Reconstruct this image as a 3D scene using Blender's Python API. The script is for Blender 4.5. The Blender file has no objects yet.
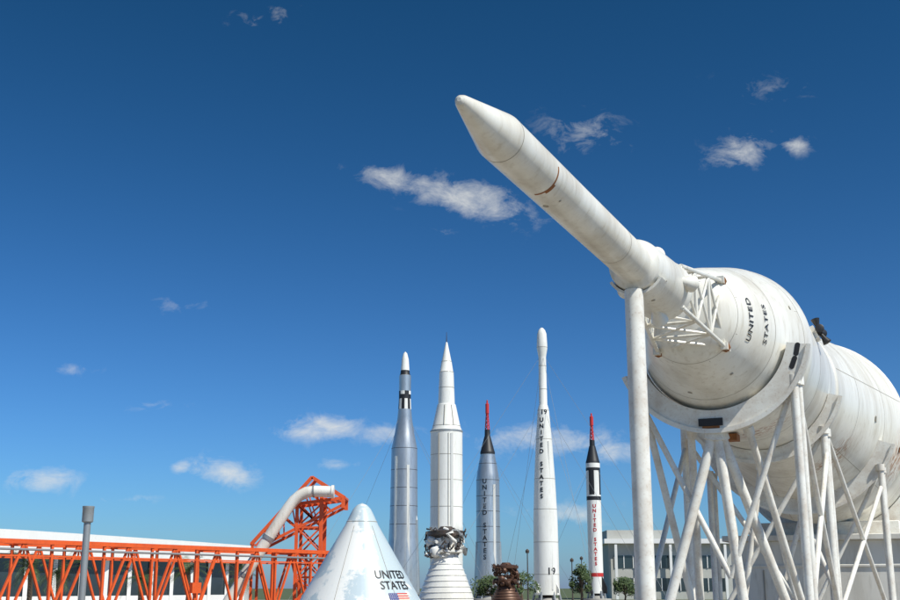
import bpy, bmesh, math, random
from mathutils import Vector, Matrix
random.seed(7)
rad = math.radians
scene = bpy.context.scene
COL = scene.collection

# ------------------------------------------------------------------ materials
def mat(name, col, rough=0.5, metal=0.0, dirt=0.0, dirtcol=(0.25,0.2,0.15), scale=1.5, bump=0.0, streak=False, spec=0.5, lo=0.42, hi=0.8, fine=0.9, stains=None):
    m = bpy.data.materials.new(name); m.use_nodes = True
    nt = m.node_tree; b = nt.nodes['Principled BSDF']
    b.inputs['Roughness'].default_value = rough
    b.inputs['Metallic'].default_value = metal
    b.inputs['Specular IOR Level'].default_value = spec
    b.inputs['Base Color'].default_value = (*col, 1)
    if dirt > 0 or bump > 0:
        tc = nt.nodes.new('ShaderNodeTexCoord')
        mp = nt.nodes.new('ShaderNodeMapping')
        nt.links.new(tc.outputs['Object'], mp.inputs['Vector'])
        if streak: mp.inputs['Scale'].default_value = (1.0, 1.0, 0.18)
        nz = nt.nodes.new('ShaderNodeTexNoise'); nz.inputs['Scale'].default_value = scale
        nz.inputs['Detail'].default_value = 8; nz.inputs['Roughness'].default_value = 0.65
        nt.links.new(mp.outputs['Vector'], nz.inputs['Vector'])
        if dirt > 0:
            rp = nt.nodes.new('ShaderNodeMapRange')
            rp.inputs['From Min'].default_value = lo; rp.inputs['From Max'].default_value = hi
            rp.inputs['To Min'].default_value = 0.0; rp.inputs['To Max'].default_value = dirt
            nt.links.new(nz.outputs['Fac'], rp.inputs['Value'])
            mx = nt.nodes.new('ShaderNodeMix'); mx.data_type = 'RGBA'
            mx.inputs['A'].default_value = (*col, 1); mx.inputs['B'].default_value = (*dirtcol, 1)
            nt.links.new(rp.outputs['Result'], mx.inputs['Factor'])
            n2 = nt.nodes.new('ShaderNodeTexNoise'); n2.inputs['Scale'].default_value = scale*9
            n2.inputs['Detail'].default_value = 6; nt.links.new(mp.outputs['Vector'], n2.inputs['Vector'])
            r2 = nt.nodes.new('ShaderNodeMapRange'); r2.inputs['From Min'].default_value=0.55; r2.inputs['From Max'].default_value=0.85
            r2.inputs['To Max'].default_value=dirt*fine; nt.links.new(n2.outputs['Fac'], r2.inputs['Value'])
            m2 = nt.nodes.new('ShaderNodeMix'); m2.data_type='RGBA'; m2.inputs['B'].default_value=(*dirtcol,1)
            nt.links.new(mx.outputs['Result'], m2.inputs['A']); nt.links.new(r2.outputs['Result'], m2.inputs['Factor'])
            out = m2.outputs['Result']
            for (P,R_) in (stains or []):   # local rust stains
                ds = nt.nodes.new('ShaderNodeVectorMath'); ds.operation='DISTANCE'; ds.inputs[1].default_value = P
                nt.links.new(tc.outputs['Object'], ds.inputs[0])
                mr = nt.nodes.new('ShaderNodeMapRange'); mr.interpolation_type='SMOOTHSTEP'
                mr.inputs['From Min'].default_value=R_; mr.inputs['From Max'].default_value=R_*0.15
                nt.links.new(ds.outputs['Value'], mr.inputs['Value'])
                ml = nt.nodes.new('ShaderNodeMath'); ml.operation='MULTIPLY'
                r3 = nt.nodes.new('ShaderNodeMapRange'); r3.inputs['From Min'].default_value=0.44; r3.inputs['From Max'].default_value=0.62
                nt.links.new(n2.outputs['Fac'], r3.inputs['Value'])
                nt.links.new(mr.outputs['Result'], ml.inputs[0]); nt.links.new(r3.outputs['Result'], ml.inputs[1])
                m3 = nt.nodes.new('ShaderNodeMix'); m3.data_type='RGBA'; m3.inputs['B'].default_value=(0.36,0.15,0.05,1)
                nt.links.new(out, m3.inputs['A']); nt.links.new(ml.outputs[0], m3.inputs['Factor']); out=m3.outputs['Result']
            nt.links.new(out, b.inputs['Base Color'])
        if bump > 0:
            bp = nt.nodes.new('ShaderNodeBump'); bp.inputs['Strength'].default_value = bump
            bp.inputs['Distance'].default_value = 0.05
            nt.links.new(nz.outputs['Fac'], bp.inputs['Height'])
            nt.links.new(bp.outputs['Normal'], b.inputs['Normal'])
    return m

TIP=Vector((0.083,9.83,6.07)); AX=Vector((0.406,0.914,0)).normalized(); RT=Vector((AX.y,-AX.x,0)); UP=Vector((0,0,1))
def RP(s,l=0,u=0): return TIP+AX*s+RT*l+UP*u
def RG(s,l,z=0):
    p=TIP+AX*s+RT*l; return Vector((p.x,p.y,z))

M = {}
M['white'] = mat('white_paint', (0.85,0.83,0.755), 0.28, dirt=0.6, dirtcol=(0.38,0.31,0.20), scale=1.3, bump=0.03, streak=True,
                 stains=[(RP(13.4,0.35,-1.5),1.0),(RP(24.6,2.35,-0.95),1.1),(RP(19.5,1.1,-1.4),0.9),(RP(23.0,0.6,-2.2),1.0)])
M['whitecap'] = mat('shade_mottled_capsule_paint', (0.82,0.82,0.79), 0.35, dirt=0.75, dirtcol=(0.38,0.50,0.57), scale=1.35, lo=0.46, hi=0.51, fine=0.2)  # bluish noise patches paint dappled shade into the capsule's colour
M['white2'] = mat('white_paint_far', (0.85,0.84,0.79), 0.32, dirt=0.4, dirtcol=(0.42,0.38,0.30), scale=0.7, streak=True)
M['steelwhite'] = mat('white_steelwork', (0.83,0.815,0.75), 0.4, dirt=0.6, dirtcol=(0.38,0.25,0.14), scale=2.5)
M['silver'] = mat('bare_aluminium', (0.62,0.63,0.61), 0.36, metal=0.75, dirt=0.65, dirtcol=(0.28,0.28,0.27), scale=0.9, streak=True)
M['black'] = mat('black_paint', (0.018,0.018,0.02), 0.5)
M['darkgrey'] = mat('dark_metal', (0.07,0.065,0.06), 0.5, metal=0.3, dirt=0.5, dirtcol=(0.2,0.1,0.05), scale=4)
M['seam'] = mat('panel_seam', (0.36,0.33,0.27), 0.6)
M['red'] = mat('red_paint', (0.55,0.035,0.03), 0.45)
M['rust'] = mat('rust', (0.32,0.12,0.035), 0.8, dirt=0.8, dirtcol=(0.1,0.04,0.02), scale=6)
M['orange'] = mat('orange_steel', (0.78,0.115,0.022), 0.5, dirt=0.55, dirtcol=(0.34,0.05,0.02), scale=3)
M['grey'] = mat('grey_metal', (0.33,0.35,0.36), 0.45, metal=0.4, dirt=0.3, scale=3)
M['blue'] = mat('flag_blue', (0.03,0.05,0.22), 0.5)
M['glass'] = mat('window_glass', (0.03,0.045,0.055), 0.08, spec=0.8)
M['concrete'] = mat('concrete', (0.42,0.40,0.36), 0.85, dirt=0.5, dirtcol=(0.22,0.2,0.17), scale=0.8, bump=0.2)
M['wall'] = mat('building_white', (0.80,0.79,0.76), 0.6, dirt=0.25, dirtcol=(0.5,0.48,0.44), scale=0.4)
M['wallstain'] = mat('stained_white_wall', (0.78,0.76,0.70), 0.65, dirt=0.7, dirtcol=(0.36,0.33,0.27), scale=0.9, streak=True, bump=0.05)
M['wallgrey'] = mat('building_grey', (0.46,0.46,0.42), 0.7, dirt=0.3, scale=0.4)
M['tan'] = mat('building_tan', (0.45,0.40,0.32), 0.7, dirt=0.3, scale=0.4)
M['bark'] = mat('bark', (0.12,0.085,0.055), 0.9, dirt=0.5, dirtcol=(0.05,0.04,0.03), scale=5, bump=0.5)
M['leaf'] = mat('leaf', (0.05,0.085,0.025), 0.6, dirt=0.6, dirtcol=(0.03,0.05,0.015), scale=1.5)
M['leaf2'] = mat('leaf_light', (0.085,0.125,0.04), 0.6)
M['brown'] = mat('burnt_metal', (0.13,0.065,0.04), 0.5, metal=0.4, dirt=0.7, dirtcol=(0.03,0.02,0.02), scale=5)

# ------------------------------------------------------------------ builder
def empty(name, loc=(0,0,0)):
    e = bpy.data.objects.new(name, None); COL.objects.link(e); e.location = loc
    e.empty_display_size = 0.3
    return e

class B:
    def __init__(s): s.v=[]; s.f=[]; s.m=[]; s.mats=[]
    def mi(s, k):
        if k not in s.mats: s.mats.append(k)
        return s.mats.index(k)
    def add(s, vs, fs, k):
        o=len(s.v); s.v += [tuple(v) for v in vs]
        for i,f in enumerate(fs):
            s.f.append(tuple(o+x for x in f))
            s.m.append(s.mi(k if isinstance(k,str) else k[i]))
    def lathe(s, prof, k, O=(0,0,0), A=(0,0,1), seg=48, fn=None, cap=True):
        O=Vector(O); A=Vector(A).normalized()
        u = A.orthogonal().normalized()
        if abs(A.z)>0.99: u=Vector((0,-1,0))
        w = A.cross(u)
        vs=[]; fs=[]; ks=[]
        for (h,r) in prof:
            for j in range(seg):
                a=2*math.pi*j/seg
                vs.append(O+A*h+(u*math.cos(a)+w*math.sin(a))*max(r,0.0005))
        for i in range(len(prof)-1):
            for j in range(seg):
                j2=(j+1)%seg
                fs.append((i*seg+j,i*seg+j2,(i+1)*seg+j2,(i+1)*seg+j))
                kk = k if isinstance(k,str) else k[i]
                if fn:
                    t=fn(i,j)
                    if t: kk=t
                ks.append(kk)
        if cap:
            k0 = k if isinstance(k,str) else k[0]; k1 = k if isinstance(k,str) else k[-1]
            fs.append(tuple(range(seg-1,-1,-1))); ks.append(k0)
            n=(len(prof)-1)*seg
            fs.append(tuple(range(n,n+seg))); ks.append(k1)
        s.add(vs,fs,ks)
    def tube(s, a, b, r, k, seg=10, r2=None):
        a=Vector(a); b=Vector(b); L=(b-a).length
        if L<1e-5: return
        s.lathe([(0,r),(L,r if r2 is None else r2)], k, a, (b-a), seg)
    def path(s, pts, r, k, seg=16):
        pts=[Vector(p) for p in pts]
        up=Vector((0.3,0.5,0.8)).normalized(); vs=[]; fs=[]
        for i,p in enumerate(pts):
            t=(pts[min(i+1,len(pts)-1)]-pts[max(i-1,0)]).normalized()
            u=(up-t*up.dot(t)).normalized(); w=t.cross(u)
            for j in range(seg):
                a=2*math.pi*j/seg; vs.append(p+(u*math.cos(a)+w*math.sin(a))*r)
        for i in range(len(pts)-1):
            for j in range(seg):
                j2=(j+1)%seg; fs.append((i*seg+j,i*seg+j2,(i+1)*seg+j2,(i+1)*seg+j))
        fs.append(tuple(range(seg-1,-1,-1))); n=(len(pts)-1)*seg; fs.append(tuple(range(n,n+seg)))
        s.add(vs,fs,k)
    def beam(s, a, b, w, h, k, upv=(0,0,1)):
        a=Vector(a); b=Vector(b); t=(b-a).normalized(); up=Vector(upv)
        if abs(t.dot(up))>0.98: up=Vector((0,1,0))
        x=t.cross(up).normalized()*w/2; y=x.cross(t).normalized()*h/2
        vs=[a-x-y,a+x-y,a+x+y,a-x+y,b-x-y,b+x-y,b+x+y,b-x+y]
        s.add(vs,[(0,1,2,3),(7,6,5,4),(0,4,5,1),(1,5,6,2),(2,6,7,3),(3,7,4,0)],k)
    def box(s, c, d, k, rz=0.0):
        c=Vector(c); R=Matrix.Rotation(rz,3,'Z')
        vs=[c+R@Vector((sx*d[0]/2,sy*d[1]/2,sz*d[2]/2)) for sz in(-1,1) for sy in(-1,1) for sx in(-1,1)]
        s.add(vs,[(0,2,3,1),(4,5,7,6),(0,1,5,4),(2,6,7,3),(0,4,6,2),(1,3,7,5)],k)
    def arc(s, C, e1, e2, A, r0, r1, a0, a1, t, k, n=40):
        C=Vector(C);e1=Vector(e1);e2=Vector(e2);A=Vector(A); vs=[];fs=[]
        for i in range(n+1):
            a=a0+(a1-a0)*i/n; d=e1*math.cos(a)+e2*math.sin(a)
            vs += [C+d*r0-A*t/2, C+d*r1-A*t/2, C+d*r1+A*t/2, C+d*r0+A*t/2]
        for i in range(n):
            o=4*i;q=o+4
            for j in range(4):
                j2=(j+1)%4; fs.append((o+j,q+j,q+j2,o+j2))
        fs.append((0,1,2,3)); o=4*n; fs.append((o+3,o+2,o+1,o))
        s.add(vs,fs,k)
    def obj(s, name, parent=None, smooth=True, bevel=0, ang=32):
        me=bpy.data.meshes.new(name); me.from_pydata(s.v,[],s.f)
        for k in s.mats: me.materials.append(M[k])
        me.polygons.foreach_set('material_index', s.m)
        bm=bmesh.new(); bm.from_mesh(me); bmesh.ops.recalc_face_normals(bm,faces=bm.faces); bm.to_mesh(me); bm.free()
        if smooth:
            me.shade_smooth(); me.set_sharp_from_angle(angle=rad(ang))
        me.update()
        o=bpy.data.objects.new(name,me); COL.objects.link(o)
        if bevel:
            md=o.modifiers.new('bev','BEVEL'); md.width=bevel; md.segments=2; md.limit_method='ANGLE'
        if parent: 
            o.parent=parent; o.matrix_parent_inverse=Matrix.Translation(-parent.location)
        return o

def text_mesh(name, body, size, mapper, k, parent, cuts=2, bold=0.0, spacing=1.0):
    cu=bpy.data.curves.new(name,'FONT'); cu.body=body; cu.size=size; cu.align_x='CENTER'; cu.align_y='CENTER'
    cu.offset=bold; cu.space_character=spacing; cu.resolution_u=3
    t=bpy.data.objects.new(name+'_tmp',cu); COL.objects.link(t)
    dg=bpy.context.evaluated_depsgraph_get()
    me=bpy.data.meshes.new_from_object(t.evaluated_get(dg))
    bpy.data.objects.remove(t)
    bm=bmesh.new(); bm.from_mesh(me)
    if cuts: bmesh.ops.subdivide_edges(bm,edges=bm.edges[:],cuts=cuts,use_grid_fill=True)
    for v in bm.verts: v.co=mapper(v.co.x,v.co.y)
    bm.to_mesh(me); bm.free(); me.materials.clear(); me.materials.append(M[k])
    o=bpy.data.objects.new(name,me); COL.objects.link(o)
    if parent: o.parent=parent; o.matrix_parent_inverse=Matrix.Translation(-parent.location)
    return o

def prof_r(prof, z):
    for (a,ra),(b,rb) in zip(prof,prof[1:]):
        lo,hi=min(a,b),max(a,b)
        if lo<=z<=hi and hi>lo: return ra+(rb-ra)*(z-a)/(b-a)
    return prof[-1][1]

def vmap(cx,cy,prof,z0,phi,off=0.025):
    def f(x,y):
        z=z0+y; r=prof_r(prof,z); p=phi+x/prof_r(prof,z0)
        return Vector((cx+(r+off)*math.sin(p), cy-(r+off)*math.cos(p), z))
    return f

def stacked(word, cx, cy, prof, ztop, pitch, size, phi, k, parent, bold=0.01):
    z=ztop
    for ch in word:
        if ch!=' ':
            text_mesh('letter_'+ch,ch,size,vmap(cx,cy,prof,z,phi),k,parent,cuts=1,bold=bold)
        z-=pitch

# ------------------------------------------------------------------ horizontal moon rocket
rocket=empty('horizontal_moon_rocket', (0,0,0))
e1=RT; e2=UP

b=B()   # escape motor
les=[(0.0,0.02),(0.02,0.05),(0.07,0.07),(0.95,0.243),(1.0,0.25),(1.03,0.25),(3.0,0.256),(6.02,0.268),(6.06,0.29),(6.1,0.36),(6.18,0.375),(7.0,0.42),(7.6,0.45),(7.65,0.465),(7.72,0.465),(7.73,0.2)]
b.lathe(les,'white',TIP,AX,64)
b.arc(RP(2.1),e1,e2,AX,0.2545,0.2565,rad(-95),rad(5),0.03,'rust',16)
b.arc(RP(2.13),e1,e2,AX,0.2540,0.2560,rad(-70),rad(-40),0.05,'rust',8)
for a,s_,rr in ((-100,2.52,0.035),(-60,2.5,0.015),(-30,6.5,0.03),(-75,6.7,0.03)):
    d=e1*math.cos(rad(a))+e2*math.sin(rad(a)); r=prof_r(les,s_)
    b.tube(RP(s_)+d*(r-0.03),RP(s_)+d*(r+0.006),rr,'seam',12)
for i in range(4):
    a=rad(90*i); d=e1*math.cos(a)+e2*math.sin(a)
    b.lathe([(0,0.06),(0.15,0.08),(0.32,0.13),(0.33,0.11)],'white',RP(7.2)+d*0.36,(AX*0.9+d*0.45),20)
for s_ in (1.04,5.0): b.lathe([(0,prof_r(les,s_)+0.002),(0.010,prof_r(les,s_)+0.002)],'seam',RP(s_),AX,64,cap=False)
b.obj('escape_motor',rocket)

b=B()   # tower
def ring4(s_,r,ph=45): return [RP(s_,r*math.cos(rad(ph+90*i)),r*math.sin(rad(ph+90*i))) for i in range(4)]
lv=[ring4(7.6,0.46),ring4(8.25,0.56),ring4(8.9,0.67),ring4(9.6,0.79)]
for i in range(4):
    b.tube(lv[0][i],lv[3][i],0.036,'white',10)
    for L in range(4):
        b.tube(lv[L][i],lv[L][(i+1)%4],0.027,'white',8)
    for L in range(3):
        b.tube(lv[L][i],lv[L+1][(i+1)%4],0.023,'white',8)
        b.tube(lv[L][(i+1)%4],lv[L+1][i],0.023,'white',8)
    b.beam(lv[3][i]-AX*0.12,lv[3][i]+AX*0.15,0.11,0.11,'white')
    b.tube(lv[3][i]-AX*0.02,lv[3][i]+AX*0.05,0.08,'rust',8)
b.obj('escape_tower',rocket)

CM=[(9.25,0.05),(9.27,0.32),(9.32,0.50),(9.42,0.66),(9.6,0.78),(10.3,1.02),(12.25,1.52),(12.62,1.59),(12.75,1.59),(12.8,1.54),(12.95,1.52)]
b=B(); b.lathe(CM,'white',TIP,AX,96)
for s_ in (9.62,10.95,12.2):
    r=prof_r(CM,s_); b.lathe([(0,r+0.003),(0.012,r+0.006)],'seam',RP(s_),AX,96,cap=False)
for a in (20,65,110,155,200,245,290,335):
    d=e1*math.cos(rad(a))+e2*math.sin(rad(a)); t=AX.cross(d)*0.004
    p0=RP(9.66)+d*(prof_r(CM,9.66)+0.003); p1=RP(12.2)+d*(prof_r(CM,12.2)+0.003)
    b.add([p0-t,p0+t,p1+t,p1-t],[(0,1,2,3)],'seam')
for a,s_,rr in ((22,11.9,0.04),(-28,11.5,0.045),(178,10.6,0.05),(-105,10.7,0.04),(-60,10.3,0.03)):
    d=e1*math.cos(rad(a))+e2*math.sin(rad(a)); r=prof_r(CM,s_)
    b.tube(RP(s_)+d*(r-0.03),RP(s_)+d*(r+0.010),rr,'seam',16)
b.obj('crew_capsule_cover',rocket)

def conemap(s0,a0,off=0.012):
    def f(x,y):
        s_=s0-y*0.93; r=prof_r(CM,s_); a=a0+x/prof_r(CM,s0)
        d=RT*math.cos(a)+UP*math.sin(a)
        return RP(s_)+d*(r+off)
    return f
text_mesh('lettering_united','UNITED',0.20,conemap(10.04,rad(-2)),'black',rocket,bold=0.002,spacing=1.1)
text_mesh('lettering_states','STATES',0.20,conemap(10.58,rad(-1)),'black',rocket,bold=0.002,spacing=1.1)

SM=[(12.9,1.48),(12.95,1.53),(13.0,1.53),(17.4,1.53),(17.42,1.57),(17.6,1.57),(17.62,1.56),(25.2,2.56),(25.25,2.60),(25.5,2.60),(25.55,2.56),(33,2.56),(33.02,2.60),(33.3,2.60),(33.35,2.56),(38,2.56),(38.2,2.64),(58,2.64),(58.1,2.2)]
b=B(); b.lathe(SM,'white',TIP,AX,96)
for s_ in (14.4,16.2,19.5,22.4,28.2,30.5,41,47):
    r=prof_r(SM,s_); b.lathe([(0,r+0.004),(0.014,r+0.006)],'seam',RP(s_),AX,96,cap=False)
for a in range(15,375,60):
    d=e1*math.cos(rad(a))+e2*math.sin(rad(a)); t=AX.cross(d)*0.006
    p0=RP(17.7)+d*(prof_r(SM,17.7)+0.004); p1=RP(25.15)+d*(prof_r(SM,25.15)+0.004)
    b.add([p0-t,p0+t,p1+t,p1-t],[(0,1,2,3)],'seam')
for a,s_,w_,k_ in ((-8,21.4,0.14,'seam'),(-17,24.6,0.16,'rust')):
    d=e1*math.cos(rad(a))+e2*math.sin(rad(a)); c=RP(s_)+d*(prof_r(SM,s_)+0.004)
    b.beam(c-AX*0.15,c+AX*0.15,w_,0.01,k_,d)
b.obj('service_module_and_stages',rocket)

b=B()  # thruster quads
for a in (22,114):
    d=e1*math.cos(rad(a))+e2*math.sin(rad(a)); t=AX.cross(d)
    c=RP(14.6)+d*1.55
    b.beam(c-AX*0.2,c+AX*0.2,0.26,0.12,'white',d)
    c=c+d*0.11
    for dd in (AX,-AX,t,-t):
        b.lathe([(0.0,0.03),(0.1,0.045),(0.24,0.09),(0.25,0.07)],'black',c+dd*0.03,(dd+d*0.15),14)
    b.tube(c-d*0.08,c+d*0.05,0.07,'black',10)
b.obj('thruster_quads',rocket)

b=B()
for i in range(8):
    a=rad(45*i+22); rr=1.9 if i%2 else 0.9
    b.lathe([(0,0.25),(0.6,0.5),(1.4,0.62)],'darkgrey',RP(58,rr*math.cos(a),rr*math.sin(a)),AX,20)
for i in range(8):
    a=rad(45*i); d=e1*math.cos(a)+e2*math.sin(a); t=AX.cross(d)*0.05
    p=[RP(55)+d*2.6,RP(58)+d*2.6,RP(58.5)+d*4.0,RP(57.2)+d*4.0]
    b.add([x-t for x in p]+[x+t for x in p],[(0,1,2,3),(7,6,5,4),(0,4,5,1),(1,5,6,2),(2,6,7,3),(3,7,4,0)],'white')
b.obj('first_stage_engines_and_fins',rocket)

# cradle stands
stand=empty('rocket_support_stand', RG(14,0))
b=B()
def cradle(s_,r0,r1,aL,aR,t=0.3):
    b.arc(RP(s_),e1,e2,AX,r0,r1,rad(aR),rad(-180+aL),t,'steelwhite',48)
    b.arc(RP(s_-t/2-0.02),e1,e2,AX,r1-0.05,r1+0.03,rad(aR),rad(-180+aL),0.05,'steelwhite',48)
def slot(s_,r,a,L=0.15,w=0.045):
    vs=[]
    d=e1*math.cos(rad(a))+e2*math.sin(rad(a)); t=e2*math.cos(rad(a))-e1*math.sin(rad(a))
    c=RP(s_)+d*r
    for i in range(16):
        q=2*math.pi*i/16; x=math.cos(q)*w; y=math.sin(q)*w+(L/2 if math.sin(q)>0 else -L/2)
        vs.append(c+d*x+t*y)
    b.add(vs,[tuple(range(16))],'black')
cradle(11.35,1.34,1.72,22,-10,0.30)
for a in (-14,-23): slot(11.35-0.155,1.53,a)
cradle(16.1,1.54,1.80,15,-16,0.35)
cradle(22.2,2.14,2.52,10,-20,0.4)
cradle(30.0,2.58,3.0,5,-18,0.5)
b.beam(RP(11.16,-0.06,-1.55),RP(11.24,-0.06,-1.55),0.42,0.13,'black')
b.beam(RP(11.18,-0.06,-1.64),RP(11.23,-0.06,-1.64),0.30,0.04,'rust')
b.beam(RP(12.5,0.05,-1.66),RP(12.8,0.05,-1.66),0.2,0.12,'rust')
K_=0.8
def post(s_,l,u,s2=None,l2=None,r=0.095,z2=0.0):
    p=RG(s2 if s2 is not None else s_, l2 if l2 is not None else l, z2)
    b.tube(RP(s_,l,u),p,r*K_,'steelwhite',14); b.box(p+UP*0.03,(0.35,0.35,0.06),'steelwhite')
    q=RP(s_,l,u); b.tube(q,q+(p-q).normalized()*0.16,r*K_*1.5,'steelwhite',14)
def brace(a,c,r=0.065): b.tube(a,c,r*K_,'steelwhite',12)
b.tube(RP(6.15,-0.03,-0.36),RG(6.15,-0.03,0.05),0.13,'steelwhite',24)
b.arc(RP(6.3),e1,e2,AX,0.39,0.43,rad(-30),rad(-150),0.3,'steelwhite',16)
b.lathe([(0,0.32),(0.06,0.32),(0.061,0.14)],'steelwhite',RG(6.15,-0.03,0.0),(0,0,1),20)
post(11.3,1.38,-0.80); post(11.75,1.40,-0.75,r=0.085)
post(11.35,-0.05,-1.7,11.0,-1.35,0.11)
post(11.35,-0.0,-1.7,11.5,0.42,0.11)
post(11.4,0.05,-1.7,13.2,1.2,0.105)
post(11.4,-1.3,-1.15,12.4,-0.5,0.08)
post(11.4,-1.45,-0.95,11.2,-1.5,0.09)
post(11.6,-0.5,-1.6,13.6,-0.9,0.085)
post(11.6,0.5,-1.6,14.4,1.2,0.08)
brace(RP(11.4,1.36,-0.9),RP(11.4,0.1,-4.2)); brace(RP(11.4,-1.4,-1.0),RP(11.4,0.1,-4.2))
brace(RP(11.75,1.38,-1.1),RP(16.1,1.35,-4.9)); brace(RP(11.75,1.38,-4.6),RP(16.1,1.35,-1.6))
post(16.0,1.32,-1.1); post(16.5,1.32,-1.1,r=0.08); post(16.0,-1.6,-0.8); post(16.5,-1.6,-0.8,r=0.08)
brace(RP(16.1,1.32,-1.2),RG(16.1,-1.6,0.2)); brace(RP(16.1,-1.6,-1.2),RG(16.1,1.32,0.2))
post(16.1,0,-1.8,16.1,0.8,0.08); post(16.1,0,-1.8,16.1,-0.8,0.08)
brace(RP(16.3,-1.6,-1.2),RP(11.75,-1.45,-4.6))
brace(RP(16.4,1.32,-1.2),RP(22.2,2.0,-5.4)); brace(RP(16.4,1.32,-4.9),RP(22.2,2.0,-1.8))
for l in (2.0,-2.3):
    post(22.0,l,-1.35); post(22.6,l,-1.35,r=0.08)
    brace(RP(22.2,l,-1.4),RG(22.2,-l*0.2,0.2))
post(22.2,0,-2.5,22.2,1.2,0.08); post(22.2,0,-2.5,22.2,-1.2,0.08)
b.tube(RG(11.3,1.38,0.35),RG(22.6,2.0,0.35),0.055,'steelwhite'); b.tube(RG(11.3,-1.5,0.35),RG(22.6,-2.3,0.35),0.055,'steelwhite')
b.obj('cradle_frames',stand,ang=40)

plinth=empty('white_plinth', RG(40,0))
b=B(); rz=math.atan2(-AX.x,AX.y)
c=RG(42,0.3,1.5); b.box(c,(5.6,33,3.0),'wallstain',rz)
c=RG(42,0.3,3.08); b.box(c,(6.0,33.4,0.16),'wallstain',rz)
c=RG(42,0.3,2.3); b.box(c,(5.68,33.08,0.08),'wallstain',rz)
for s_ in (27,34,41,50):
    b.box(RG(s_,0.0,3.36),(4.2,1.2,0.4),'steelwhite',rz)
for s_ in range(28,56,4): b.box(RG(s_,3.12,1.5),(0.06,1.6,1.2),'wallgrey',rz)
for l in (-1.6,0.3,2.2): b.box(RG(25.48,l,1.1),(0.04,0.04,2.2),'seam',rz)
b.obj('plinth_walls',plinth,bevel=0.03)

# ------------------------------------------------------------------ vertical rockets
def fins(b,cx,cy,zb,zt,r,out,k,n=4,ph=45,th=0.12):
    for i in range(n):
        a=rad(ph+360/n*i); d=Vector((math.cos(a),math.sin(a),0)); t=Vector((-d.y,d.x,0))*th/2
        C=Vector((cx,cy,0)); p=[C+d*r+UP*zb,C+d*(r+out)+UP*zb,C+d*(r+out)+UP*(zb+(zt-zb)*0.35),C+d*r+UP*zt]
        b.add([x-t for x in p]+[x+t for x in p],[(0,1,2,3),(7,6,5,4),(0,4,5,1),(1,5,6,2),(2,6,7,3),(3,7,4,0)],k)

cx,cy=-5.15,130.0
r1=empty('silver_booster_rocket',(cx,cy,0)); b=B()
P1=[(1.0,1.85),(3.6,1.8),(6.9,1.6),(7.0,1.58),(17.0,1.45),(18.6,1.12),(20.4,0.82),(20.5,0.82),(21.4,0.74),(22.6,0.68),(23.1,0.68),(23.5,0.68),(25.3,0.68),(25.35,0.62),(25.5,0.55),(25.9,0.50),(27.2,0.40),(27.9,0.22),(28.1,0.03)]
K1=['silver']*8+['white2','black','white2','silver','silver','black','black','white2','white2','white2']
b.lathe(P1,K1,(cx,cy,0),(0,0,1),48,fn=lambda i,j:('black' if (j//4)%2 else 'white2') if i in (8,) else (('black' if (j//6)%2==0 else None) if i==10 else None))
for z in (8.5,10.5,12.5,14.5,16.9): b.lathe([(z,prof_r(P1,z)+0.01),(z+0.05,prof_r(P1,z)+0.01)],'darkgrey',(cx,cy,0),(0,0,1),48,cap=False)
for a in (-20,160,70):
    d=Vector((math.cos(rad(a)),math.sin(rad(a)),0))
    b.tube(Vector((cx,cy,1.2))+d*1.7,Vector((cx,cy,9.0))+d*1.55,0.22,'silver',12,0.15)
    b.lathe([(0,0.15),(0.5,0.02)],'silver',Vector((cx,cy,9.0))+d*1.55,(0,0,1),12)
b.beam((cx-0.9,cy-1.35,3),(cx-0.9,cy-1.25,16),0.18,0.16,'silver',(0,1,0))
b.beam((cx+0.6,cy-1.5,3),(cx+0.5,cy-1.4,15),0.3,0.14,'white2',(0,1,0))
for k in range(3): b.lathe([(0,0.3),(0.4,0.5),(1.0,0.7)],'darkgrey',(cx-1.1+1.1*k,cy,1.2),(0,0,-1),16)
b.obj('rocket_body',r1)

cx,cy=-0.35,115.0
r2=empty('white_two_stage_rocket',(cx,cy,0)); b=B()
P2=[(1.0,1.6),(7.2,1.6),(7.3,1.62),(7.6,1.62),(7.7,1.6),(12.0,1.6),(12.1,1.6),(16.75,1.6),(16.8,1.64),(16.95,1.64),(17.0,1.55),(17.3,1.42),(19.6,0.93),(19.65,0.84),(22.9,0.72),(22.95,0.68),(24.0,0.52),(24.05,0.5),(26.0,0.10),(26.05,0.05),(27.1,0.02)]
K2=['white2']*len(P2); K2[8]='grey'; K2[13]='white2'; K2[-2]='darkgrey'; K2[9]='grey'
b.lathe(P2,K2[:len(P2)-1],(cx,cy,0),(0,0,1),48)
for z in (9.4,12.0,14.5,17.4,21.3,22.9,24.0): b.lathe([(z,prof_r(P2,z)+0.012),(z+0.045,prof_r(P2,z)+0.012)],'seam',(cx,cy,0),(0,0,1),48,cap=False)
b.beam((cx+0.55,cy-1.52,2),(cx+0.55,cy-1.52,16.6),0.22,0.16,'white2',(0,1,0))
b.beam((cx-0.75,cy-1.42,2),(cx-0.75,cy-1.42,16.6),0.10,0.08,'seam',(0,1,0))
b.beam((cx+0.2,cy-1.62,2),(cx+0.2,cy-1.62,16.6),0.04,0.04,'seam',(0,1,0))
for a in (-60,-100): 
    d=Vector((math.cos(rad(a)),math.sin(rad(a)),0)); b.beam(Vector((cx,cy,17.45))+d*1.43,Vector((cx,cy,19.5))+d*0.98,0.06,0.05,'seam',d)
for k in (-0.75,0.75): b.lathe([(0,0.35),(0.4,0.55),(1.2,0.8)],'darkgrey',(cx+k,cy,1.3),(0,0,-1),16)
b.obj('rocket_body',r2)

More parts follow.
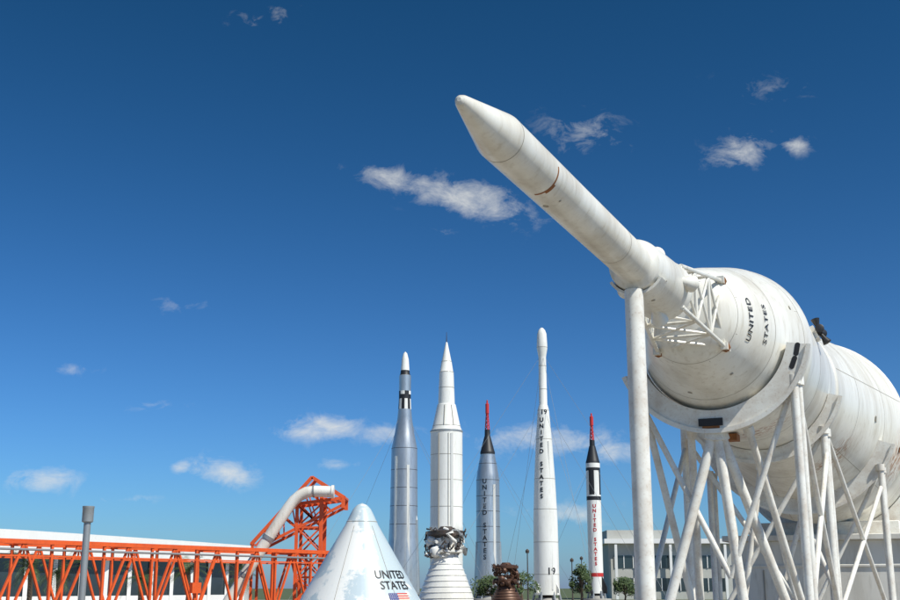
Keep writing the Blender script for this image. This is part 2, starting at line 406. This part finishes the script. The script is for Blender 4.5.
def escape_tower(b,cx,cy,z0,z1,w0,w1,k):
    zm=z0+(z1-z0)*0.55
    for i in range(3):
        a=rad(30+120*i); a2=rad(150+120*i)
        f=lambda t,aa: Vector((cx+math.cos(aa)*(w0+(w1-w0)*t),cy+math.sin(aa)*(w0+(w1-w0)*t),z0+(zm-z0)*t))
        b.tube(f(0,a),f(1,a),0.06,k,6)
        for q in range(4):
            b.tube(f(q/4,a),f((q+1)/4,a2),0.045,k,6); b.tube(f((q+1)/4,a),f((q+1)/4,a2),0.045,k,6)
    b.lathe([(zm-0.1,0.16),(zm,0.25),(zm+0.7*(z1-zm),0.25),(zm+0.75*(z1-zm),0.12),(z1-0.05,0.1),(z1,0.01)],k,(cx,cy,0),(0,0,1),14)

cx,cy=5.05,155.0
r3=empty('silver_crewed_rocket',(cx,cy,0)); b=B()
P3=[(1.0,1.85),(3.4,1.85),(6.5,1.6),(15.6,1.55),(16.6,1.42),(19.0,0.98),(19.1,0.98),(19.4,1.0),(19.5,0.95),(21.5,0.42),(21.6,0.38),(22.4,0.36),(22.5,0.1)]
K3=['silver']*5+['silver','black','black','black','black','black','black']
b.lathe(P3,K3,(cx,cy,0),(0,0,1),48)
for z in (7.5,9.5,11.5,13.5,15.6,17.8): b.lathe([(z,prof_r(P3,z)+0.01),(z+0.06,prof_r(P3,z)+0.01)],'darkgrey',(cx,cy,0),(0,0,1),48,cap=False)
b.beam((cx+0.8,cy-1.42,3),(cx+0.8,cy-1.36,15),0.3,0.2,'white2',(0,1,0))
for a in (-15,195): 
    d=Vector((math.cos(rad(a)),math.sin(rad(a)),0)); b.tube(Vector((cx,cy,1.2))+d*1.75,Vector((cx,cy,7.6))+d*1.6,0.22,'silver',12,0.12)
escape_tower(b,cx,cy,22.4,26.5,0.34,0.16,'red')
for k in range(3): b.lathe([(0,0.3),(0.4,0.5),(1.0,0.7)],'darkgrey',(cx-1.1+1.1*k,cy,1.2),(0,0,-1),16)
b.obj('rocket_body',r3)
stacked('UNITED STATES',cx,cy,P3,15.4,0.82,0.85,rad(-18),'black',r3,0.02)

cx,cy=9.8,120.0
r4=empty('slender_white_rocket',(cx,cy,0)); b=B()
P4=[(1.0,1.3),(1.5,1.3),(8.5,1.24),(12.6,1.08),(16.7,0.84),(19.2,0.64),(19.7,0.62),(19.8,0.6),(20.3,0.47),(20.4,0.43),(25.4,0.40),(25.6,0.42),(26.4,0.56),(26.6,0.57),(28.0,0.50),(28.4,0.36),(28.65,0.15),(28.7,0.02)]
b.lathe(P4,'white2',(cx,cy,0),(0,0,1),48)
for z in (3.0,6.2,9.5,12.6,16.7,19.75,22.0,24.5,26.5): b.lathe([(z,prof_r(P4,z)+0.01),(z+0.045,prof_r(P4,z)+0.01)],'seam',(cx,cy,0),(0,0,1),48,cap=False)
b.beam((cx+0.5,cy-1.2,1.5),(cx+0.4,cy-0.8,16.5),0.14,0.12,'white2',(0,1,0))
fins(b,cx,cy,1.2,2.2,1.25,0.4,'white2')
b.lathe([(0,0.4),(0.4,0.6),(1.0,0.85)],'darkgrey',(cx,cy,1.2),(0,0,-1),16)
b.obj('rocket_body',r4)
stacked('UNITED STATES',cx,cy,P4,18.7,0.66,0.62,rad(-22),'black',r4,0.02)
text_mesh('number_19','19',0.7,vmap(cx,cy,P4,19.55,rad(0)),'black',r4,cuts=1,bold=0.02)
text_mesh('number_19','19',0.95,vmap(cx,cy,P4,3.3,rad(18)),'black',r4,cuts=1,bold=0.02)

cx,cy=19.15,155.0
r5=empty('black_banded_rocket',(cx,cy,0)); b=B()
P5=[(1.0,0.95),(3.1,0.95),(3.6,0.95),(12.9,0.95),(13.7,0.95),(16.9,0.95),(17.3,0.95),(17.9,0.95),(18.2,0.90),(18.3,0.86),(20.2,0.42),(20.25,0.36),(21.0,0.34),(21.1,0.1)]
K5=['white2','red','white2','white2','white2','black','white2','black','black','black','black','black','black']
b.lathe(P5,K5,(cx,cy,0),(0,0,1),48,fn=lambda i,j:('black' if (j//6)%2 else 'white2') if i==4 else None)
b.lathe([(13.0,0.96),(13.5,0.96)],'black',(cx,cy,0),(0,0,1),48,cap=False)
fins(b,cx,cy,1.0,3.2,0.95,0.8,'black')
escape_tower(b,cx,cy,21.0,24.7,0.32,0.15,'red')
b.lathe([(0,0.35),(1.0,0.6)],'darkgrey',(cx,cy,1.1),(0,0,-1),16)
b.obj('rocket_body',r5)
stacked('UNITED STATES',cx,cy,P5,12.2,0.62,0.62,rad(-5),'red',r5,0.02)

for (x,y,r,n) in ((-5.15,130,2.2,r1),(-0.35,115,2,r2),(5.05,155,2.2,r3),(9.8,120,1.6,r4),(19.15,155,1.3,r5)):
    b=B(); b.lathe([(0.0,r+0.6),(0.35,r+0.6),(0.36,r*0.75),(0.7,r*0.7)],'concrete',(x,y,0),(0,0,1),32)
    for i in range(6):
        a=i*math.pi/3; b.tube((x+r*0.9*math.cos(a),y+r*0.9*math.sin(a),0.3),(x+r*0.75*math.cos(a),y+r*0.75*math.sin(a),1.3),0.12,'grey',8)
    b.obj('pedestal',n)
def guy(parent,x,y,z,rt,n,ph,R_):
    b=B()
    for i in range(n):
        a=rad(ph+360/n*i); b.tube((x+rt*math.cos(a),y+rt*math.sin(a),z),(x+R_*math.cos(a),y+R_*math.sin(a),0.05),0.014,'grey',5)
    b.obj('guy_wires',parent)
guy(r1,-5.15,130,20.2,0.8,4,40,15); guy(r3,5.05,155,18.8,0.95,4,35,16); guy(r4,9.8,120,19.5,0.6,4,20,13); guy(r5,19.15,155,17,0.9,4,35,13)
guy(r4,9.8,120,25.3,0.4,4,10,17)

# ------------------------------------------------------------------ small capsule
cx,cy=-1.66,22.0
cap=empty('space_capsule',(cx,cy,0)); b=B()
PC=[(0.15,1.55),(0.25,1.95),(0.4,2.03),(0.55,2.0),(0.62,1.955),(0.63,1.93),(2.78,0.38),(2.98,0.265),(3.08,0.20),(3.15,0.12),(3.19,0.01)]
PC=[(z*1.02,r*0.835) for z,r in PC]
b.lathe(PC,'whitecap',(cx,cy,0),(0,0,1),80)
for z in (1.2,2.9): b.lathe([(z,prof_r(PC,z)+0.004),(z+0.010,prof_r(PC,z)+0.003)],'seam',(cx,cy,0),(0,0,1),80,cap=False)
for a in range(10,360,60):
    d=Vector((math.cos(rad(a)),math.sin(rad(a)),0)); t=Vector((-d.y,d.x,0))*0.004
    p0=Vector((cx,cy,0.7))+d*(prof_r(PC,0.7)+0.006); p1=Vector((cx,cy,2.82))+d*(prof_r(PC,2.82)+0.006)
    b.add([p0-t,p0+t,p1+t,p1-t],[(0,1,2,3)],'seam')
for i in range(8):
    a=rad(45*i); b.tube((cx+1.2*math.cos(a),cy+1.2*math.sin(a),0),(cx+1.35*math.cos(a),cy+1.35*math.sin(a),0.25),0.08,'grey',8)
b.obj('capsule_shell',cap)
ph=rad(45)
text_mesh('lettering_united','UNITED',0.20,vmap(cx,cy,PC,1.93,ph,0.012),'black',cap,bold=0.002)
text_mesh('lettering_states','STATES',0.20,vmap(cx,cy,PC,1.74,ph,0.012),'black',cap,bold=0.002)
def patch(b,f,x0,x1,y0,y1,k,n=6):
    vs=[];fs=[]
    for i in range(n+1):
        x=x0+(x1-x0)*i/n; vs+=[f(x,y0),f(x,y1)]
    for i in range(n): fs.append((2*i,2*i+2,2*i+3,2*i+1))
    b.add(vs,fs,k)
b=B(); f=vmap(cx,cy,PC,1.48,ph,0.010); f2=vmap(cx,cy,PC,1.48,ph,0.014); f3=vmap(cx,cy,PC,1.48,ph,0.018)
for i in range(13):
    h=0.26/13; patch(b,f,-0.24,0.24,0.13-h*(i+1),0.13-h*i,'red' if i%2==0 else 'white')
patch(b,f2,-0.24,-0.05,0.13-0.26*7/13,0.13,'blue')
for i in range(5):
    for j in range(4):
        x=-0.226+i*0.036; y=0.108-j*0.031; patch(b,f3,x,x+0.012,y,y+0.012,'white',1)
b.obj('flag',cap,smooth=False)

# ------------------------------------------------------------------ orange access arm
arm=empty('orange_access_arm',(-9,41,0)); b=B()
A0=Vector((-20.6,25.0,0)); A1=Vector((-5.0,47.0,0)); T=(A1-A0).normalized(); N=Vector((T.y,-T.x,0))
L=(A1-A0).length; zt,zb=3.03,0.7; W=1.0; n=14
def AP(t,side,z): 
    p=A0+T*t+N*side*W; return Vector((p.x,p.y,z))
cr=0.06
for side in (-1,1):
    for z in (zb,zt): b.beam(AP(0,side,z),AP(L,side,z),cr*2.0,cr*2.2,'orange')
    b.beam(AP(0,side,2.62),AP(L,side,2.62),cr*0.8,cr*0.8,'orange')
    for i in range(n+1):
        t=L*i/n; b.beam(AP(t,side,zb),AP(t,side,zt),cr*1.3,cr*1.3,'orange',T)
        if i<n:
            t2=L*(i+1)/n; tm=(t+t2)/2
            b.beam(AP(t,side,zb),AP(tm,side,zt),cr*1.1,cr*1.1,'orange')
            b.beam(AP(tm,side,zt),AP(t2,side,zb),cr*1.1,cr*1.1,'orange')
            b.beam(AP(tm,side,2.62),AP(tm,side,zt),cr*0.7,cr*0.7,'orange',T)
for i in range(n+1):
    t=L*i/n
    for z in (zb,zt): b.beam(AP(t,-1,z),AP(t,1,z),cr,cr,'orange')
    if i<n:
        b.beam(AP(t,-1 if i%2 else 1,zt),AP(L*(i+1)/n,1 if i%2 else -1,zt),cr*0.9,cr*0.9,'orange')
    if i%3==0:
        for side in (-1,1): b.beam(AP(t,side,0),AP(t,side,zb),0.16,0.16,'orange',T)
b.tube(AP(0,1,2.8)+N*0.08,AP(L,1,2.8)+N*0.08,0.035,'grey',8)
for t in (6.5,19.0): b.beam(AP(t,1,1.7)+N*0.1,AP(t+0.4,1,1.7)+N*0.1,0.14,0.35,'orange')
b.obj('truss_arm',arm,smooth=False)
b=B()
def Q(x,y,z): return Vector((x,y,z))
for y in (45.8,47.2):
    b.beam(Q(-5.05,y,0),Q(-5.05,y,5.25),0.14,0.14,'orange'); b.beam(Q(-6.0,y,0),Q(-6.0,y,4.9),0.12,0.12,'orange')
    b.beam(Q(-5.45,y,5.95),Q(-4.15,y,5.15),0.11,0.13,'orange'); b.beam(Q(-5.45,y,5.95),Q(-7.75,y,3.35),0.11,0.13,'orange')
    b.beam(Q(-6.4,y,4.85),Q(-4.15,y,5.15),0.10,0.12,'orange')
    b.beam(Q(-7.5,y,3.2),Q(-4.25,y,4.85),0.09,0.11,'orange')
    b.beam(Q(-4.2,y,5.15),Q(-4.2,y,4.75),0.14,0.14,'orange')
    for z in (1.2,2.1,3.05,4.0): b.beam(Q(-6.0,y,z),Q(-5.05,y,z),0.07,0.07,'orange')
    for a_,c_ in ((0.2,1.2),(1.2,2.1),(2.1,3.05),(3.05,4.0),(4.0,4.9)):
        b.beam(Q(-6.0,y,a_),Q(-5.05,y,c_),0.06,0.06,'orange'); b.beam(Q(-5.05,y,a_),Q(-6.0,y,c_),0.06,0.06,'orange')
    for t in (0.15,0.35,0.55,0.75):
        p=Q(-5.45,y,5.95).lerp(Q(-7.75,y,3.35),t); q=Q(-4.2,y,4.9).lerp(Q(-7.5,y,3.2),t); b.beam(p,q,0.06,0.06,'orange')
        q2=Q(-4.2,y,4.9).lerp(Q(-7.5,y,3.2),t+0.2); b.beam(p,q2,0.05,0.05,'orange')
    b.beam(Q(-7.7,y,0),Q(-7.7,y,3.3),0.1,0.1,'orange')
for (x,z) in ((-5.45,5.95),(-4.15,5.15),(-7.75,3.35),(-6.6,4.65),(-5.05,3.05),(-6.0,3.05),(-6.0,1.2),(-5.05,1.2),(-5.05,4.9),(-7.1,4.05),(-6.1,5.2)):
    b.beam(Q(x,45.8,z),Q(x,47.2,z),0.08,0.08,'orange')
for i in range(8):
    b.beam(Q(-5.9+0.24*i,45.8,4.96+0.02*i),Q(-5.9+0.24*i,47.2,4.96+0.02*i),0.14,0.03,'orange')
b.obj('raised_frame',arm,smooth=False)
b=B(); y=45.35
pts=[Q(-8.75,y,0.7),Q(-7.85,y,2.2),Q(-7.0,y,3.6),Q(-6.5,y,4.4),Q(-6.28,y,4.74),Q(-6.08,y,5.0),Q(-5.85,y,5.2),Q(-5.6,y,5.32),Q(-5.3,y,5.36),Q(-4.95,y,5.35),Q(-4.6,y,5.34)]
b.path(pts,0.22,'white'); b.tube(Q(-4.62,y,5.34),Q(-4.52,y,5.34),0.26,'white',16)
b.tube(Q(-5.35,y,5.355),Q(-5.29,y,5.357),0.245,'grey',16)
b.tube(Q(-7.05,y,3.52),Q(-6.98,y,3.64),0.25,'grey',16); b.tube(Q(-7.9,y,2.12),Q(-7.83,y,2.24),0.25,'grey',16)
for p,q in (((-6.8,4.0),(-6.6,4.3)),((-5.2,5.35),(-5.2,5.0)),((-7.6,2.75),(-7.5,2.9))): b.beam(Q(p[0],y,p[1]),Q(q[0],45.9,q[1]),0.08,0.08,'orange')
b.obj('white_duct',arm)

# ------------------------------------------------------------------ path light
lp=empty('path_light_post',(-6.2,20,0)); b=B()
b.lathe([(0,0.12),(0.03,0.12),(0.031,0.058),(2.78,0.058),(2.79,0.085),(2.80,0.095),(3.02,0.095),(3.03,0.10),(3.06,0.10),(3.065,0.02)],'grey',(-6.2,20,0),(0,0,1),20)
b.obj('post_and_head',lp)

# ------------------------------------------------------------------ display engines
def engine(name,cx,cy,top,scale,kb,km,seed,fr=0.70):
    rnd=random.Random(seed); e=empty(name,(cx,cy,0)); b=B()
    zb=0.5; H=top-zb
    z1=zb+H*fr
    prof=[(zb,1.0),(zb+0.03,1.04),(zb+H*fr*0.3,0.92),(zb+H*fr*0.62,0.70),(zb+H*fr*0.86,0.52),(z1,0.40),(z1+H*0.06,0.38),(z1+H*0.16,0.46),(z1+H*0.2,0.46)]
    prof=[(z,r*scale) for z,r in prof]
    b.lathe(prof,kb,(cx,cy,0),(0,0,1),40)
    for i in range(9):
        z=zb+H*fr*0.9*i/9+0.1; r=prof_r(prof,z)
        b.lathe([(z,r+0.005),(z+0.01,r+0.02*scale),(z+0.04,r+0.016*scale),(z+0.05,r)],kb,(cx,cy,0),(0,0,1),40,cap=False)
    b.lathe([(top-0.42*scale,0.4*scale),(top-0.30*scale,0.66*scale),(top-0.16*scale,0.66*scale),(top-0.1*scale,0.3*scale),(top,0.2*scale)],km,(cx,cy,0),(0,0,1),20)
    b.lathe([(z1+0.1,0.5*scale),(z1+0.15,0.6*scale),(z1+0.25,0.6*scale),(z1+0.3,0.5*scale)],kb,(cx,cy,0),(0,0,1),24)
    for i in range(60):
        a=rnd.uniform(0,6.28); r=rnd.uniform(0.42,0.74)*scale; z=rnd.uniform(z1-0.03*H,top-0.15*scale)
        p=Vector((cx+r*math.cos(a),cy+r*math.sin(a),z)); pts=[p]
        for q in range(5):
            a+=rnd.uniform(-0.3,0.3); z=min(top-0.1,max(z1-0.1,z+rnd.uniform(-0.2,0.2)*scale)); r=min(0.76*scale,max(0.4*scale,r+rnd.uniform(-.1,.1)*scale))
            pts.append(Vector((cx+r*math.cos(a),cy+r*math.sin(a),z)))
        b.path(pts,rnd.choice((0.02,0.03,0.055))*scale,rnd.choice((km,km,kb,'grey')),8)
    for i in range(12):
        a=rnd.uniform(0,6.28); r=0.55*scale; z=rnd.uniform(z1,top-0.3*scale); p=(cx+r*math.cos(a),cy+r*math.sin(a),z); rr=rnd.uniform(0.10,0.2)*scale
        b.lathe([(-rr,rr*0.2),(-rr*0.8,rr*0.7),(-rr*0.3,rr),(rr*0.4,rr),(rr*0.9,rr*0.6),(rr,rr*0.1)],rnd.choice((km,kb,km)),p,(rnd.uniform(-1,1),rnd.uniform(-1,1),rnd.uniform(-.5,1)),14)
    b.obj('engine_body',e)
    b=B(); b.lathe([(0,1.25*scale),(0.12,1.25*scale),(0.121,1.1*scale)],'concrete',(cx,cy,0),(0,0,1),24)
    for i in range(6):
        a=i*math.pi/3; b.tube((cx+0.95*scale*math.cos(a),cy+0.95*scale*math.sin(a),0.1),(cx+0.95*scale*math.cos(a),cy+0.95*scale*math.sin(a),0.6),0.07,'grey',8)
    b.obj('display_stand',e)
engine('rocket_engine_display',-0.2,62,4.85,1.5,'white2','darkgrey',3,0.66)
engine('rocket_engine_display',2.85,60,2.95,0.95,'brown','brown',5,0.55)

# ------------------------------------------------------------------ buildings
bl=empty('white_curved_building',(-30,110,0)); b=B()
pts=[]
for i in range(25):
    t=i/24; p=Vector((-58,62,0)).lerp(Vector((-20.5,128,0)),t); bow=math.sin(t*math.pi)*3.0
    pts.append((p.x+bow*0.87-2,p.y-bow*0.5,6.35-0.5*max(0,t-0.55)**1.0))
def strip(z0f,z1f,off,k):
    vs=[];fs=[]
    for (x,y,h) in pts:
        vs+=[(x+off*0.87,y-off*0.5,z0f(h)),(x+off*0.87,y-off*0.5,z1f(h))]
    for i in range(len(pts)-1): fs.append((2*i,2*i+2,2*i+3,2*i+1))
    b.add(vs,fs,k)
strip(lambda h:h-1.9,lambda h:h,1.2,'wall')
strip(lambda h:0,lambda h:h-1.9,0.0,'glass')
strip(lambda h:0,lambda h:1.0,0.08,'wall')
vs=[];fs=[]
for (x,y,h) in pts: vs+=[(x+1.2*0.87,y-0.6,h-1.9),(x,y,h-1.9)]
for i in range(len(pts)-1): fs.append((2*i,2*i+2,2*i+3,2*i+1))
b.add(vs,fs,'wall')
vs=[];fs=[]
for (x,y,h) in pts: vs+=[(x+1.2*0.87,y-0.6,h),(x-10,y+6,h+0.6),(x-24,y+14,h)]
for i in range(len(pts)-1):
    o=3*i; fs += [(o,o+1,o+4,o+3),(o+1,o+2,o+5,o+4)]
b.add(vs,fs,'wall')
for (x,y,h) in pts: b.box((x+0.1,y-0.06,(h-1.9)/2),(0.35,0.35,h-1.9),'wall',0.5)
x,y,h=pts[-1]; b.add([(x+1.04,y-0.6,0),(x-24,y+14,0),(x-24,y+14,h),(x-10,y+6,h+0.6),(x+1.04,y-0.6,h)],[(0,1,2,3,4)],'wall')
b.obj('building_shell',bl,smooth=True)

gb=empty('grey_glass_building',(32,185,0)); b=B()
b.box((34,190,4.2),(19,16,8.4),'wallgrey'); b.box((34,189.7,8.7),(20.5,18,0.7),'wall'); b.box((29,188,9.75),(9,10,1.4),'wallgrey')
for fl in range(2):
    b.box((34,181.97,2.2+3.4*fl),(17.5,0.1,1.9),'glass')
    for i in range(13): b.box((25.4+1.43*i,181.9,2.2+3.4*fl),(0.12,0.14,1.9),'wall')
for i in range(5): b.box((25.5+4.2*i,181,4.1),(0.4,0.4,8.2),'wall')
b.obj('building_shell',gb,smooth=False)
gb2=empty('tan_building',(52,190,0)); b=B()
b.box((55,200,3.5),(24,14,7.0),'tan'); b.box((55,199.8,7.1),(24.8,14.8,0.4),'wall')
for i in range(9): b.box((45.2+2.5*i,192.95,3.6),(1.5,0.12,1.8),'glass')
b.obj('building_shell',gb2,smooth=False)

for (x,y,h) in ((18.4,165,6.0),(9.2,140,6.2),(15.5,150,5.4)):
    e=empty('lamp_post',(x,y,0)); b=B()
    b.lathe([(0,0.14),(0.4,0.14),(0.41,0.09),(h-0.5,0.06),(h-0.49,0.2),(h-0.2,0.24),(h,0.05)],'darkgrey',(x,y,0),(0,0,1),12); b.obj('post',e)

# ------------------------------------------------------------------ trees
def tree(name,x,y,h,w,seed,nleaf=2600,ls=0.22):
    rnd=random.Random(seed); e=empty(name,(x,y,0)); b=B()
    b.path([(x,y,0),(x+0.1,y,h*0.25),(x-0.05,y+0.1,h*0.5),(x,y,h*0.75)],0.035*h,'bark',8)
    cl=[]
    for i in range(16):
        a=rnd.uniform(0,6.28); r=rnd.uniform(0.15,0.5)*w; z=h*rnd.uniform(0.42,0.93)
        if z>h*0.8: r*=0.5
        c=Vector((x+r*math.cos(a),y+r*math.sin(a),z)); cl.append((c,rnd.uniform(0.12,0.24)*w))
        b.path([(x,y,h*rnd.uniform(0.25,0.5)),Vector((x,y,z*0.8)).lerp(c,0.5),c],0.012*h,'bark',6)
    b.obj('trunk_and_limbs',e)
    b=B()
    for i in range(nleaf):
        c,r=rnd.choice(cl); d=Vector((rnd.gauss(0,1),rnd.gauss(0,1),rnd.gauss(0,0.75)))
        d=d.normalized()*r*rnd.uniform(0.45,1.1); p=c+d
        u=Vector((rnd.gauss(0,1),rnd.gauss(0,1),rnd.gauss(0,1))).normalized(); v=u.orthogonal().normalized(); s=ls*rnd.uniform(0.6,1.2)
        b.add([p-u*s,p+v*s*0.5,p+u*s,p-v*s*0.5],[(0,1,2,3)],'leaf' if rnd.random()<0.65 else 'leaf2')
    b.obj('foliage',e,smooth=False)
for i,(x,y,h,w) in enumerate(((6.3,105,3.0,3.0),(12.7,115,3.9,2.4),(20.6,140,3.0,2.6),(3.9,110,2.8,3))):
    tree('broadleaf_tree',x,y,h,w,20+i,2200,0.13)
def palm(x,y,h,seed):
    rnd=random.Random(seed); e=empty('palm_tree',(x,y,0)); b=B()
    b.path([(x,y,0),(x+0.1,y,h*0.4),(x+0.05,y,h*0.8),(x,y,h)],0.16,'bark',10); b.obj('trunk',e)
    b=B()
    for i in range(26):
        a=rnd.uniform(0,6.28); el=rnd.uniform(-0.5,1.2); L=rnd.uniform(1.5,2.1)
        prev=Vector((x,y,h)); d=Vector((math.cos(a)*math.cos(el),math.sin(a)*math.cos(el),math.sin(el)))
        for q in range(8):
            nx=prev+d*L/8; d=(d+Vector((0,0,-0.16))).normalized(); side=d.cross(UP).normalized()
            for sg in (-1,1):
                for o in (0,0.5):
                    p=prev.lerp(nx,o); t=p+side*sg*0.5*(1-q/11)+d*0.25-UP*0.12
                    b.add([p,p+d*0.05,t],[(0,1,2)],'leaf' if (i+q)%3 else 'leaf2')
            prev=nx
    b.obj('fronds',e,smooth=False)
for i,(x,y,h) in enumerate(((-27,76,3.0),(-24.5,74,2.6),(-19.5,88,3.0),(-17,96,2.6),(-22,84,2.4))): palm(x,y,h,i)

# ------------------------------------------------------------------ ground
M['grassg']=mat('grass_ground',(0.07,0.10,0.035),0.9,dirt=0.7,dirtcol=(0.12,0.11,0.05),scale=0.3)
M['pave']=mat('paving',(0.29,0.26,0.215),0.85,dirt=0.5,dirtcol=(0.2,0.18,0.15),scale=0.6,bump=0.1)
b=B(); b.add([(-3000,-3000,0),(3000,-3000,0),(3000,3000,0),(-3000,3000,0)],[(0,1,2,3)],'grassg'); b.obj('ground',None,smooth=False)
b=B(); b.add([(-60,-40,0.004),(60,-40,0.004),(60,175,0.004),(-60,175,0.004)],[(0,1,2,3)],'pave'); b.obj('pavement',None,smooth=False)

# ------------------------------------------------------------------ sun and sky
SUN_EL=50; sx,sy=0.74,-0.67
sd=Vector((sx,sy,0)).normalized()*math.cos(rad(SUN_EL))+UP*math.sin(rad(SUN_EL))
sun=bpy.data.lights.new('sun','SUN'); sun.energy=5.0; sun.angle=rad(0.5); sun.color=(1.0,0.965,0.86)
so=bpy.data.objects.new('sun',sun); COL.objects.link(so); so.rotation_euler=sd.to_track_quat('Z','Y').to_euler(); so.location=(20,-20,40)

w=bpy.data.worlds.new('World'); scene.world=w; w.use_nodes=True; nt=w.node_tree; nd=nt.nodes; lk=nt.links
bg=nd['Background']; bg.inputs['Strength'].default_value=0.1
sky=nd.new('ShaderNodeTexSky'); sky.sky_type='NISHITA'; sky.sun_disc=False
sky.sun_elevation=rad(SUN_EL); sky.sun_rotation=math.atan2(sx,sy)
sky.air_density=1.0; sky.dust_density=0.6; sky.ozone_density=3.0
def mth(op,a,b_=None,c=None,clamp=False):
    n=nd.new('ShaderNodeMath'); n.operation=op; n.use_clamp=clamp
    for i,v in enumerate((a,b_,c)):
        if v is None: continue
        if isinstance(v,(int,float)): n.inputs[i].default_value=v
        else: lk.new(v,n.inputs[i])
    return n.outputs[0]
tc=nd.new('ShaderNodeTexCoord'); sp=nd.new('ShaderNodeSeparateXYZ'); lk.new(tc.outputs['Generated'],sp.inputs['Vector'])
sc=nd.new('ShaderNodeSeparateColor'); lk.new(sky.outputs['Color'],sc.inputs['Color'])
cc=nd.new('ShaderNodeCombineColor')
# contrast of a clear, polarised sky, channel by channel, plus light humid haze low down
haze=mth('EXPONENT',mth('MULTIPLY',mth('MAXIMUM',sp.outputs['Z'],0.0),-8.0))
for i,(pre,ex,k_,hz) in enumerate(((0.050,1.70,12.5,1.3),(0.086,1.45,10.6,0.7),(0.100,1.7,13.0,2.3))):
    v=mth('MULTIPLY',mth('POWER',mth('MULTIPLY',sc.outputs[i],pre),ex),k_)
    v=mth('ADD',v,mth('MULTIPLY',haze,hz))
    v=mth('MINIMUM',v,11.0); lk.new(v,cc.inputs[i])
yy=mth('MAXIMUM',sp.outputs['Y'],0.05)
a_=mth('DIVIDE',sp.outputs['X'],yy); e_=mth('DIVIDE',sp.outputs['Z'],yy)
# clouds: tangent of azimuth, tangent of elevation, half width, half height, slant, strength
clouds=[(-0.040,0.363,0.060,0.015,-0.20,0.80),(0.018,0.347,0.060,0.021,-0.25,1.0),(0.125,0.412,0.045,0.028,-0.1,0.58),(0.272,0.393,0.036,0.018,0.2,0.85),(0.320,0.398,0.018,0.010,0,0.75),
(-0.172,0.530,0.045,0.014,0.1,0.5),(-0.353,0.090,0.035,0.012,0,0.9),(-0.112,0.135,0.042,0.014,0,0.95),(-0.198,0.097,0.032,0.014,-0.1,1.0),(-0.232,0.101,0.013,0.007,0,0.8),(-0.057,0.130,0.030,0.011,0,0.8),
(0.085,0.125,0.075,0.016,0,0.85),(0.14,0.115,0.04,0.012,0,0.7),(-0.10,0.105,0.02,0.007,0,0.65),(-0.33,0.187,0.025,0.007,0,0.5),(0.10,0.062,0.045,0.012,0,0.7),(0.30,0.455,0.05,0.016,0,0.35),(-0.24,0.245,0.04,0.010,0,0.35),(-0.28,0.075,0.05,0.006,0,0.45),(-0.02,0.32,0.03,0.008,-0.3,0.42),(-0.26,0.155,0.04,0.008,0,0.42)]
acc=None
for (a0,e0,wa,we,sl,st) in clouds:
    da=mth('SUBTRACT',a_,a0); de=mth('SUBTRACT',e_,e0); de=mth('SUBTRACT',de,mth('MULTIPLY',da,sl))
    q=mth('ADD',mth('POWER',mth('ABSOLUTE',mth('DIVIDE',da,wa)),2.0),mth('POWER',mth('ABSOLUTE',mth('DIVIDE',de,we)),2.0))
    m_=mth('MULTIPLY',mth('EXPONENT',mth('MULTIPLY',q,-1.0)),st)
    acc=m_ if acc is None else mth('MAXIMUM',acc,m_)
cmb=nd.new('ShaderNodeCombineXYZ'); lk.new(a_,cmb.inputs[0]); lk.new(mth('MULTIPLY',e_,1.5),cmb.inputs[1]); cmb.inputs[2].default_value=0.37
n1=nd.new('ShaderNodeTexNoise'); n1.inputs['Scale'].default_value=32; n1.inputs['Detail'].default_value=12; n1.inputs['Roughness'].default_value=0.66; n1.inputs['Distortion'].default_value=0.4
lk.new(cmb.outputs[0],n1.inputs['Vector'])
den=mth('ADD',mth('MULTIPLY',acc,0.95),mth('MULTIPLY',n1.outputs['Fac'],2.0)); den=mth('SUBTRACT',den,1.34)
den=mth('MULTIPLY',den,1.0,clamp=True)
den=mth('MULTIPLY',den,mth('GREATER_THAN',sp.outputs['Y'],0.1))
den=mth('MULTIPLY',den,mth('MULTIPLY',acc,1.6,clamp=True)); 
cm=nd.new('ShaderNodeMix'); cm.data_type='RGBA'; cm.inputs['B'].default_value=(7.8,7.9,7.6,1)
lk.new(mth('MULTIPLY',den,0.95,clamp=True),cm.inputs['Factor']); lk.new(cc.outputs['Color'],cm.inputs['A']); lk.new(cm.outputs['Result'],bg.inputs['Color'])

# ------------------------------------------------------------------ camera
cd=bpy.data.cameras.new('camera'); cam=bpy.data.objects.new('camera',cd); COL.objects.link(cam)
cam.location=(0,0,1.7); cam.rotation_euler=(rad(90+14.06),0,0); cd.lens=46; cd.sensor_width=36; cd.clip_end=8000
scene.camera=cam
scene.view_settings.view_transform='Standard'; scene.view_settings.look='None'; scene.view_settings.exposure=0
